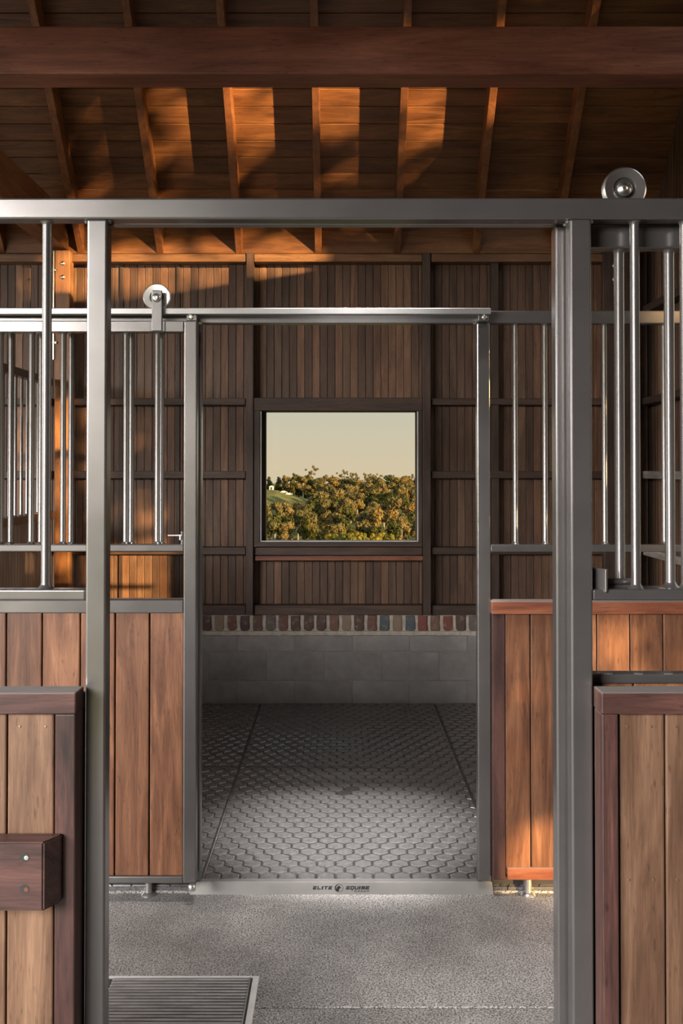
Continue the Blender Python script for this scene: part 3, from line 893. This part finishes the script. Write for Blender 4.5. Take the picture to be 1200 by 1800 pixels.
trk = thing('door_track', 'worn steel sliding track running along the top of the far doorway', 'track', (-1, DF-0.05, Z(550, 3.90)))
DT = 3.915
zt1, zt0 = Z(541, DT), Z(552.5, DT)
bx('rail', TRACK, trk, -4.6, X(863.5, DT), DT, DT+0.035, zt0, zt1, 0.003, 2)
for px in (335, 851):
    b0 = X(px-9, DT); b1 = X(px+9, DT)
    bx('bracket', STEEL, trk, b0, b1, DT+0.01, DF, Z(563, DT), zt0, 0.002, 1)
    put('bracket_bolt', lathe_mesh([(0, 0), (.010, 0), (.010, .006), (.005, .011), (0, .011)], STAIN, 10, 'Y'), trk, at(px, 557.5, DT+0.01))
    sgn = 1 if px < 600 else -1
    put('stop_screw', lathe_mesh([(0, -.006), (.006, -.006), (.006, .006), (0, .006)], BRASS, 8, 'X'), trk, at(px+sgn*17, 568, DT+0.02))

# far sliding door, slid open to the left
DD = 3.905
fd = thing('sliding_stall_door', 'far stall sliding door of steel and brown boards, slid open to the left', 'stall door', (X(150, DD), DD, 0))
dl = X(345, DD)-1.20
zdt1, zdt0 = Z(563.5, DD), Z(584, DD)
dr = X(345.5, DD)
st = X(322.5, DD)
bx('stile', STEEL, fd, st, dr, DD, DD+0.05, Z(1553, DD), zdt1, 0.005, 2)
bx('stile', STEEL, fd, dl, dl+0.05, DD, DD+0.05, Z(1553, DD), zdt1, 0.005, 2)
bx('top_rail', STEEL, fd, dl+0.05, st, DD, DD+0.045, zdt0, zdt1, 0.004, 2)
bx('bar_rail', STEEL, fd, dl+0.05, st, DD+.003, DD+0.045, Z(970, DD), Z(957, DD), 0.004, 2)
bx('mid_rail', STEEL, fd, dl+0.05, st, DD, DD+0.045, Z(1078, DD), Z(1055, DD), 0.004, 2)
bx('bottom_rail', STEEL, fd, dl+0.05, st, DD, DD+0.045, Z(1553, DD), Z(1541, DD), 0.004, 2)
for px in (274.5, 218.8, 163.5, 107.5, 51.5, -4):
    bar(fd, X(px, DD), DD+0.024, Z(957, DD), zdt0, r22, STEEL)
for a, c in ((-110, -50), (-49.5, 10), (12, 73), (75, 140), (142, 201), (203.5, 261.5), (264, 322.5)):
    bx('board', W_BOARD, fd, X(a, DD), X(c, DD), DD+0.008, DD+0.035, Z(1541, DD), Z(1078, DD), 0.004, 2)
def roller(parent, c, R, mats):
    """grooved wheel with its bearing and bolt, axis along Y; c = centre"""
    put('wheel', lathe_mesh([(R*.50, -.004), (R*.52, -.010), (R*.93, -.012), (R, -.008), (R*.93, 0.0), (R, .008), (R*.93, .012), (R*.52, .010), (R*.50, .004), (R*.50, -.004)], STAIN, 40, 'Y', 30), parent, c)
    put('bearing', lathe_mesh([(0, -.007), (R*.30, -.007), (R*.34, -.004), (R*.46, -.004), (R*.52, -.006), (R*.52, .006), (0, .007)], DARKST, 32, 'Y'), parent, c)
    put('axle_ring', lathe_mesh([(R*.24, -.012), (R*.32, -.012), (R*.36, -.008), (R*.36, .008), (R*.24, .012)], STAIN, 28, 'Y'), parent, c)
rc = at(276, 523, DT+0.018)
roller(fd, rc, 0.0525, None)
yS = DT-0.026
hang = bx('hanger_strap', STEEL, fd, X(265.5, yS), X(284, yS), yS, yS+0.007, Z(582, yS), Z(510, yS), 0.003, 2)
bx('hanger_strap', STEEL, fd, X(263, DD), X(289, DD), yS+0.006, DD+0.004, Z(584, DD), Z(564, DD), 0.003, 1)
put('axle_bolt', lathe_mesh([(0, 0), (.017, 0), (.017, .004), (.012, .011), (.006, .013), (.005, .009), (0, .009)], STAIN, 24, 'Y'), fd, (X(274, yS), yS, Z(523.5, yS)))
# door latch by the stile
put('latch_pin', lathe_mesh([(0, -.024), (.008, -.024), (.008, -.02), (.006, -.018), (.006, .018), (.008, .02), (.008, .024), (0, .024)], STEEL, 12), fd, (X(319, DD), DD+0.02, Z(946, DD)))
put('latch_rod', lathe_mesh([(0, -.027), (.0035, -.027), (.0035, .027), (0, .027)], STAIN, 10, 'X'), fd, (X(306.5, DD), DD+0.012, Z(941.5, DD)))
put('latch_rod', lathe_mesh([(0, -.01), (.004, -.01), (.004, .01), (0, .01)], STAIN, 10), fd, (X(316, DD), DD+0.012, Z(945, DD)))
put('guide_wheel', lathe_mesh([(0, -.011), (.012, -.011), (.015, -.006), (.015, .006), (.012, .011), (0, .011)], STAIN, 16), fd, (X(337, DD-.02, 1555), DD-0.015, Z(1557, DD)))

# timber kick panels of the far front
def kick_panel(name, label, x0, x1, z0, z1, y0, y1, stile, boards, capz, grp, capmat=W_RED_H, stilemat=W_TRIM_V, bmat=W_BOARD, bot=None):
    t = thing(name, label, 'kick panel', ((x0+x1)/2, y0, 0), grp)
    return t
kr = thing('kick_panel', 'brown timber kick panel with red cap right of the far doorway', 'kick panel', (1.3, DF, 0))
yk = 3.95
kz1, kz0 = Z(1058, yk), Z(1080, yk)
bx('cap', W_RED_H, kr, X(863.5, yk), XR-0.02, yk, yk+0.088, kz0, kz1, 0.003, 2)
bx('stile', W_TRIM_V, kr, X(865, yk), X(887, yk), yk+.006, yk+0.07, Z(1548, yk), kz0, 0.003, 1)
edges = [887, 932.2]+[932.2+58.4*k for k in range(1, 13)]
for a, c in zip(edges, edges[1:]):
    xa, xc = X(a+.9, yk), min(X(c-.9, yk), XR-0.03)
    if xa > XR-0.06: break
    bx('board', W_BOARD, kr, xa, xc, yk+0.014, yk+0.04, Z(1540, yk), kz0, 0.004, 2)
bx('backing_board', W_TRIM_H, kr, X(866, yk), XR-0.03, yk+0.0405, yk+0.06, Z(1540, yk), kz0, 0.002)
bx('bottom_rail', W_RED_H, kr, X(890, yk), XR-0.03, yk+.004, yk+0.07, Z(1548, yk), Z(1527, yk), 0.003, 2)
kl = thing('kick_panel', 'timber kick panel of the far stall hidden behind the open sliding door', 'kick panel', (-1.3, DF+.02, 0))
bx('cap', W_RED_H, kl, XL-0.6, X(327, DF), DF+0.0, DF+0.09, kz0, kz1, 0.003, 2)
for k in range(12):
    xa = X(327, DF)-0.12*(k+1)
    bx('board', W_BOARD, kl, xa+0.001, xa+0.119, DF+0.02, DF+0.05, 0.06, kz0, 0.004, 1)

# threshold with the lettering
th = thing('door_threshold', 'sloped steel door threshold with black lettering at the far doorway', 'threshold', (0, 3.97, 0))
yb_, yt_ = ground_y(1572.5), 4.003
zt_ = Z(1549.5, yt_)
xa, xc = X(333, yb_, 1572), X(867, yb_, 1572)
xa2, xc2 = X(345.5, yt_, 1549), X(864.5, yt_, 1549)
vs = [(xa, yb_, 0), (xc, yb_, 0), (xc2, yt_, zt_), (xa2, yt_, zt_), (xa2, yt_+0.03, zt_), (xc2, yt_+0.03, zt_), (xa2, yt_+0.03, 0), (xc2, yt_+0.03, 0), (xa2, yt_, 0), (xc2, yt_, 0)]
vs = [(a, b-3.97, c) for a, b, c in vs]
bmt = bmesh.new(); bvt = [bmt.verts.new(v) for v in vs]
for f in ((0, 1, 2, 3), (3, 2, 5, 4), (4, 5, 7, 6), (0, 3, 8), (1, 9, 2), (3, 4, 6, 8), (2, 9, 7, 5), (0, 8, 9, 1), (8, 6, 7, 9)):
    bmt.faces.new([bvt[i] for i in f])
bmesh.ops.bevel(bmt, geom=[e for e in bmt.edges if abs(e.verts[0].co.z-zt_) < 1e-5 and abs(e.verts[1].co.z-zt_) < 1e-5], offset=0.0025, segments=2, affect='EDGES')
put('ramp', finish(bmt, 'ramp', THRESH), th, (0, 3.97, 0))
U = Vector((1, 0, 0)); V = Vector((0, yt_-yb_, zt_)).normalized(); NN = U.cross(V)
def th_pt(px, py, lift=0.0008):
    # point of the sloped face seen at (px, py)
    o = Vector((0, 0, H)); d = at(px, py, 4.0)-o
    p0 = Vector((0, yb_, 0))
    t = (p0-o).dot(NN)/d.dot(NN)
    return o+d*t-NN*0+NN*lift*(1 if NN.z > 0 else -1)
GL = {  # strokes as rectangles on a 0..1 cell (x0, y0, x1, y1)
 'E': [(0, 0, 1, .26), (0, .37, .92, .62), (0, .74, 1, 1), (0, 0, .30, .62)], 'L': [(0, 0, .30, 1), (0, 0, 1, .26)], 'I': [(.30, 0, .70, 1)],
 'T': [(0, .74, 1, 1), (.34, 0, .66, 1)], 'Q': [(0, .02, .28, .98), (.72, .10, 1, .98), (0, .74, 1, 1), (0, .02, .62, .24), (.42, -.32, .72, .24)],
 'U': [(0, 0, .28, 1), (.72, 0, 1, 1), (0, 0, 1, .26)], 'N': [(0, 0, .28, 1), (.72, 0, 1, 1), (0, .74, .62, 1), (.38, 0, 1, .26), (.34, .1, .66, .9)],
 'G': [(0, 0, 1, .2), (0, .8, 1, 1), (0, 0, .2, 1), (.8, 0, 1, .5), (.5, .4, 1, .55)], 'R': [(0, 0, .2, 1), (0, .8, 1, 1), (.8, .45, 1, 1), (0, .38, 1, .55), (.7, 0, .95, .4)],
 'O': [(0, 0, 1, .2), (0, .8, 1, 1), (0, 0, .2, 1), (.8, 0, 1, 1)], 'P': [(0, 0, .2, 1), (0, .8, 1, 1), (.8, .4, 1, 1), (0, .4, 1, .58)]}
def word(txt, px0, px1, py_top, py_bot, gap=0.22, shear=0.35, name='lettering', widths=None):
    ws = [0.45 if ch == 'I' else 1.0 for ch in txt]
    tot = sum(ws)+gap*(len(txt)-1)
    unit = (px1-px0)/(tot+shear*0.5)
    verts, faces = [], []
    x = 0
    for ch, w in zip(txt, ws):
        for li, (a, b, c, d) in enumerate(GL[ch]):
            quad = []
            for u, v in ((a, b), (c, b), (c, d), (a, d)):
                uu = u if ch != 'I' else (u-.30)/.40*0.9
                ppx = px0+unit*(x+uu*w+shear*v*0.5)
                ppy = py_bot+(py_top-py_bot)*v
                quad.append(th_pt(ppx, ppy, 0.0007+0.00004*li))
            i = len(verts); verts += [q-Vector((0, 3.97, 0)) for q in quad]; faces.append((i, i+1, i+2, i+3))
        x += w+gap
    put(name, poly_mesh(verts, faces, INK), th, (0, 3.97, 0))
word('ELITE', 549.5, 584, 1557.6, 1563.4)
word('EQUINE', 607.6, 649.5, 1557.6, 1563.4, 0.14)
word('GROUP', 623, 648.3, 1565.2, 1567.8, 0.75, 0.1)
# emblem: a ring, heavy on its left, with a horse's head inside
ev, ef = [], []
ecx, ecy, eR = 595.6, 1560.9, 7.6
n = 40
for k in range(n):
    a = 2*PI*k/n
    wdt = 0.6+1.5*max(0, math.cos(a-PI*0.93))**1.5
    for rr in (eR, eR-wdt):
        ev.append(th_pt(ecx+rr*math.cos(a), ecy-rr*math.sin(a)*0.93)-Vector((0, 3.97, 0)))
for k in range(n):
    k2 = (k+1) % n
    if k == 3: continue
    ef.append((2*k, 2*k2, 2*k2+1, 2*k+1))
head = [(-6.0, 3.0), (-4.6, 0.4), (-3.2, -1.8), (-1.2, -3.4), (0.2, -4.6), (0.6, -3.2), (2.2, -2.2), (3.4, -0.2), (2.6, 0.9), (1.2, 0.5), (0.2, 1.2), (0.3, 3.2), (-0.8, 5.4), (-2.6, 6.6), (-4.8, 5.4)]
i = len(ev)
for a, b in head: ev.append(th_pt(ecx+a+0.2, ecy+b, 0.0009)-Vector((0, 3.97, 0)))
ef.append(tuple(range(i, i+len(head))))
put('emblem', poly_mesh(ev, ef, INK), th, (0, 3.97, 0))

# ------------------------------------------------------------------ drain grate in the aisle
gy1, gy0 = ground_y(1718.5), 2.72
gx1 = X(455.5, gy1, 1718)
dg = thing('drain_grate', 'ribbed steel floor grate set in the concrete in front of the left post', 'drain grate', (gx1-0.3, gy0+0.3, 0))
gx0 = -0.90
bx('frame', KERB, dg, gx1-0.02, gx1, gy0, gy1, 0.0, 0.006, 0.001); bx('frame', KERB, dg, gx0, gx1-0.02, gy1-0.010, gy1, 0.0, 0.006, 0.001)
bx('frame', KERB, dg, gx0, gx0+0.02, gy0, gy1, 0.0, 0.006, 0.001); bx('frame', KERB, dg, gx0, gx1-0.02, gy0, gy0+0.01, 0.0, 0.006, 0.001)
bx('tray', DARKST, dg, gx0+.02, gx1-0.02, gy0+.01, gy1-0.01, 0.0005, 0.0012, 0)
k = 0
y = gy1-0.024
while y > gy0+0.02:
    bx('slat', GRATE, dg, X(201, gy1, 1722), gx1-0.03, y-0.0055, y+0.0055, 0.001, 0.008, 0.002)
    y -= 0.0185
bx('edge_bar', GRATE, dg, gx1-0.030, gx1-0.026, gy0+.01, gy1-0.012, 0.001, 0.009, 0.001)

# ------------------------------------------------------------------ near stall front (steel)
nf = thing('stall_front_frame', 'dark steel front frame of the near stall, nearest the viewer', 'stall frame', (0, DN, 0))
zn1, zn0 = Z(347.5, DN), Z(385, DN)
bx('header', STEEL, nf, -1.6, 1.6, DN, DN+RHS, zn0, zn1, 0.005, 3)
pl0, pl1 = X(150.5, DN), X(186.5, DN)
pr0, pr1 = X(1003, DN), X(1041, DN)
bx('post', STEEL, nf, pl0, pl1, DN, DN+RHS, 0.0, zn0, 0.005, 3)
bx('post', STEEL, nf, pr0, pr1, DN, DN+RHS, 0.0, zn0, 0.005, 3)
zm1, zm0 = Z(1036.5, DN), Z(1056, DN)
bx('rail', STEEL, nf, -1.6, pl0, DN+.004, DN+RHS-.004, zm0, zm1, 0.005, 3)
bx('rail', STEEL, nf, pr1, 1.6, DN+.004, DN+RHS-.004, zm0, zm1, 0.005, 3)
for px in (75.5, -22, -119):
    bar(nf, X(px, DN), DN+RHS/2, zm1, zn0, 0.0112, STEEL)
for px in (1118, 1206, 1304):
    bar(nf, X(px, DN+.02), DN+RHS/2, zm1, zn0, 0.0112, STEEL)
for x0_, x1_ in ((pl0-.04, pl0+.006), (pr1-.006, pr1+.03)):
    bx('shadow_strip', DARKST, nf, x0_, x1_, DN+.03, DN+.045, 0, 1.12, 0.001, 1)  # dark strip added for the shadow between post and kick panel
# rough weld beads in the corners of the frame
WELD = lathe_mesh([(0, -.006), (.004, -.005), (.006, 0), (.004, .005), (0, .006)], STEEL, 8)
for x_ in (pl0-.003, pl1+.003, pr0-.003, pr1+.003):
    for yy in (DN+.012, DN+.038):
        put('weld_bead', WELD, nf, (x_, yy, zn0-.003))
# keeper plate and slide bolt beside the right post
kp = put('latch_keeper', box_mesh(0.007, 0.05, 0.056, STEEL, 0.003, 2), nf, (X(1056, DN), DN+0.02, Z(1021, DN)), (0, 0, math.radians(32)))
trkn = thing('door_track', 'steel sliding track behind the top rail of the near stall front', 'track', (0.6, DN+.08, zn1))
bx('rail', TRACK, trkn, -0.55, 1.7, DN+0.075, DN+0.11, zn1-0.045, zn1-0.008, 0.003, 2)
# near sliding door, slid open to the right, hanging on the aisle side
DS = 2.455
nd = thing('sliding_stall_door', 'near stall sliding door slid open to the right behind the right post', 'stall door', (1.1, DS, 0))
s0 = X(977, DS); s1 = s0+0.05
zq1, zq0 = Z(396, DS), Z(436, DS)
bx('stile', STEEL, nd, s0, s1, DS, DS+0.05, 0.06, zq1, 0.005, 3)
bx('stile', STEEL, nd, s0+1.15, s0+1.20, DS, DS+0.05, 0.06, zq1, 0.005, 2)
bx('top_rail', STEEL, nd, s1, s0+1.15, DS, DS+0.045, zq0, zq1, 0.005, 3)
zs1 = Z(1055, DS)
bx('bar_rail', STEEL, nd, s1, s0+1.15, DS+.003, DS+0.045, zs1-0.001, Z(1033, DS), 0.004, 2)
bx('mid_rail', STEEL, nd, s1, s0+1.15, DS, DS+0.045, Z(1202, DS), Z(1185, DS), 0.004, 2)
bx('bottom_rail', STEEL, nd, s1, s0+1.15, DS, DS+0.045, 0.06, 0.10, 0.004, 2)
for px in (1093.5, 1182.5, 1271.5, 1360.5, 1449):
    bar(nd, X(px, DS), DS+0.022, Z(1033, DS), zq0, 0.0122, STEEL)
for k in range(8):
    bx('board', W_BOARD, nd, s1+k*0.137+.001, s1+(k+1)*0.137-.001, DS+0.008, DS+0.035, 0.10, Z(1202, DS), 0.004, 1)
for px in (1068, 1121, 1174):
    put('weld_bead', lathe_mesh([(0, -.012), (.0025, -.01), (.003, 0), (.0025, .01), (0, .012)], TRACK, 8, 'X'), nd, (X(px, DS), DS+0.004, Z(1186, DS)))
put('slide_bolt', lathe_mesh([(0, -.038), (.0065, -.038), (.0075, -.036), (.0075, .036), (.0065, .038), (0, .038)], STEEL, 14, 'X'), nd, (X(1094, DS-.02), DS-0.008, Z(1023, DS-.02)))
put('slide_bolt', lathe_mesh([(0, -.03), (.005, -.03), (.005, .03), (0, .03)], STEEL, 12, 'X'), nd, (X(1090, DS-.02), DS-0.008, Z(1032, DS-.02)))
roller(nd, at(1096, 333, DN+0.092), 0.0525, None)
yS2 = DN+0.115
put('axle_bolt', lathe_mesh([(0, -.002), (.0165, -.002), (.0165, .005), (.011, .011), (.006, .0125), (.005, .008), (0, .008)], STAIN, 22, 'Y'), nd, at(1096, 333, DN+0.078))
bx('hanger_strap', STEEL, nd, X(1086, yS2), X(1106, yS2), yS2, yS2+0.007, zq0, Z(312, yS2), 0.003, 1)

# timber kick panels of the near stall front
def near_panel(label, side):
    t = thing('kick_panel', label, 'kick panel', (side*0.9, DN-.04, 0))
    yf, ybk = 2.312, DN-0.004
    if side < 0: x_in, x_out = X(133, yf, 1240), -1.5
    else: x_in, x_out = X(1057, yf, 1240), 1.5
    a, c = min(x_in, x_out), max(x_in, x_out)
    zc1, zc0 = Z(1218, yf), Z(1256, yf)
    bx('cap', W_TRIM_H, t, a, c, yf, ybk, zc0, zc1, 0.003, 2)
    w = 0.0495
    if side < 0: s0_, s1_ = X(96, yf+.004, 1500), x_in-.0015
    else: s0_, s1_ = x_in+.0015, X(1087, yf+.004, 1500)
    bx('stile', W_TRIM_V, t, s0_, s1_, yf+.003, ybk, 0.0, zc0-.0005, 0.003, 2)
    edges = [X(p, yf+.02, 1500) for p in ((96, 12.5, -76, -164, -252, -334, -416, -498, -580) if side < 0 else (1087, 1168.5, 1254, 1340, 1426, 1510, 1594, 1678, 1762))]
    for p, q in zip(edges, edges[1:]):
        lo, hi = min(p, q), max(p, q)
        bx('board', W_NEAR, t, lo+.0015, hi-.0015, yf+0.016, yf+0.042, 0.0, zc0-.0005, 0.004, 2)
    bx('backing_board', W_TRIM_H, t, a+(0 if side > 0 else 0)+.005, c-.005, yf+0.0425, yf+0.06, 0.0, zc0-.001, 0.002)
    nail = lathe_mesh([(0, 0), (.0032, 0), (.0026, .0016), (0, .002)], NAIL, 8, 'Y')
    for px, py in (((35, 1277), (80, 1277)) if side < 0 else ((1102, 1277), (1144, 1277), (1187, 1277), (1105, 1546.5), (1148, 1546.5), (1190, 1546.5))):
        put('nail', nail, t, at(px, py, yf+0.016))
    return t, yf
tl, yf = near_panel('honey board kick panel with dark trim carrying the bolted timber block', -1)
near_panel('honey board kick panel with dark trim at the right of the near opening', 1)
# bolted timber block with a bevelled end
yk0 = yf-0.055
xb0, xb1 = -1.2, X(109, yf, 1530)
xbf = X(76, yk0, 1530)
zk1, zk0 = Z(1465, yf), Z(1590, yf-.02)
zk1f = Z(1476, yk0); zk0f = Z(1592, yk0)
bmk = bmesh.new()
c0 = Vector(((xb0+xb1)/2, yf, (zk0+zk1)/2))
loop = [(xb0, yf+.002), (xb0, yk0), (xbf, yk0), (xb1, yf-.012), (xb1, yf+.002)]
vt = [bmk.verts.new(Vector((x_, y_, zk1))-c0) for x_, y_ in loop]; vb = [bmk.verts.new(Vector((x_, y_, zk0))-c0) for x_, y_ in loop]
bmk.faces.new(vt); bmk.faces.new(vb[::-1])
for k in range(5): bmk.faces.new((vt[k], vb[k], vb[(k+1) % 5], vt[(k+1) % 5]))
bmesh.ops.bevel(bmk, geom=bmk.edges[:], offset=0.0035, segments=2, affect='EDGES')
blk = put('bumper_block', finish(bmk, 'block', W_TRIM_Y), tl, c0)
blk['label'] = 'dark bevelled timber block with two bolt holes'
for py in (1507, 1563):
    p = at(43, py, yk0)
    hole = put('bolt_hole', lathe_mesh([(.0105, -.001), (.0105, .0005), (0, .0005)], DARKST, 18, 'Y'), blk, p)
    hole.rotation_euler = (0, 0, 0)
    put('bolt', lathe_mesh([(.005, 0), (.005, .001), (0, .0014)], STAIN if py < 1530 else W_RED_H, 10, 'Y'), blk, (p.x+0.004, p.y, p.z-0.001))

# ------------------------------------------------------------------ garden tree outside the aisle's open end: it breaks the low sun
SXY = Vector((SUN.x, SUN.y)).normalized(); SIDE = Vector((-SXY.y, SXY.x)); TANE = SUN.z/math.hypot(SUN.x, SUN.y)
def gap(u, v):
    """how open the tree's foliage is where the sun ray (u across, v up) passes"""
    for u0, u1, v0, v1, k in ((3.40, 3.53, 0.0, 0.47, 1.0), (3.60, 3.67, 0.95, 1.30, .8), (3.70, 3.80, 0.9, 1.1, .7), (3.44, 3.56, 0.62, 1.25, .08),
                              (4.12, 4.38, 1.30, 1.72, 1.0), (3.84, 4.05, 2.28, 2.85, .9), (3.87, 3.97, 1.7, 2.35, .9), (4.27, 4.36, 1.8, 2.1, .5),
                              (4.27, 4.36, 2.85, 3.15, .5), (3.85, 4.0, 1.3, 1.6, .6), (3.84, 5.05, 3.60, 3.78, .95), (3.75, 5.2, 3.84, 4.3, .35),
                              (4.2, 5.5, 4.3, 4.62, .95), (3.6, 4.2, 4.3, 4.62, .5), (3.9, 4.4, 0.2, 0.5, .25)):
        e_ = .07 if k > .85 else .03
        if u0-e_ < u < u1+e_ and v0-e_ < v < v1+e_: return k
    return 0.0
def garden_tree():
    r = random.Random(5)
    verts, faces = [], []
    org = SIDE*4.0+SXY*8.0
    for k in range(17000):
        u, v, s_ = r.uniform(2.3, 5.7), r.uniform(-0.9, 5.3), 8.0+r.uniform(-.9, .9)
        if r.random() < gap(u, v): continue
        p2 = SIDE*u+SXY*s_-org
        p = Vector((p2.x, p2.y, v+s_*TANE))
        n = Vector((SUN.x+r.uniform(-.8, .8), SUN.y+r.uniform(-.8, .8), r.uniform(-.6, .6))).normalized()
        t = n.orthogonal().normalized(); t.rotate(Matrix.Rotation(r.uniform(0, 6.28), 3, n)); b = n.cross(t)
        a = r.uniform(0.05, 0.085)
        i = len(verts)
        verts.extend([p+t*a, p+b*a*.6, p-t*a, p-b*a*.6]); faces.append((i, i+1, i+2, i+3))
    t = thing('garden_tree', 'leafy evergreen tree standing outside the right end of the aisle', 'tree', (org.x, org.y, -0.16))
    put('crown', poly_mesh(verts, faces, LEAF_OLIVE, 'crown'), t, (org.x, org.y, 0))
    put('trunk', lathe_mesh([(0, 0), (.16, 0), (.11, 1.2), (.05, 4.5), (0, 4.6)], BARK, 10), t, (org.x, org.y, -0.16))
garden_tree()
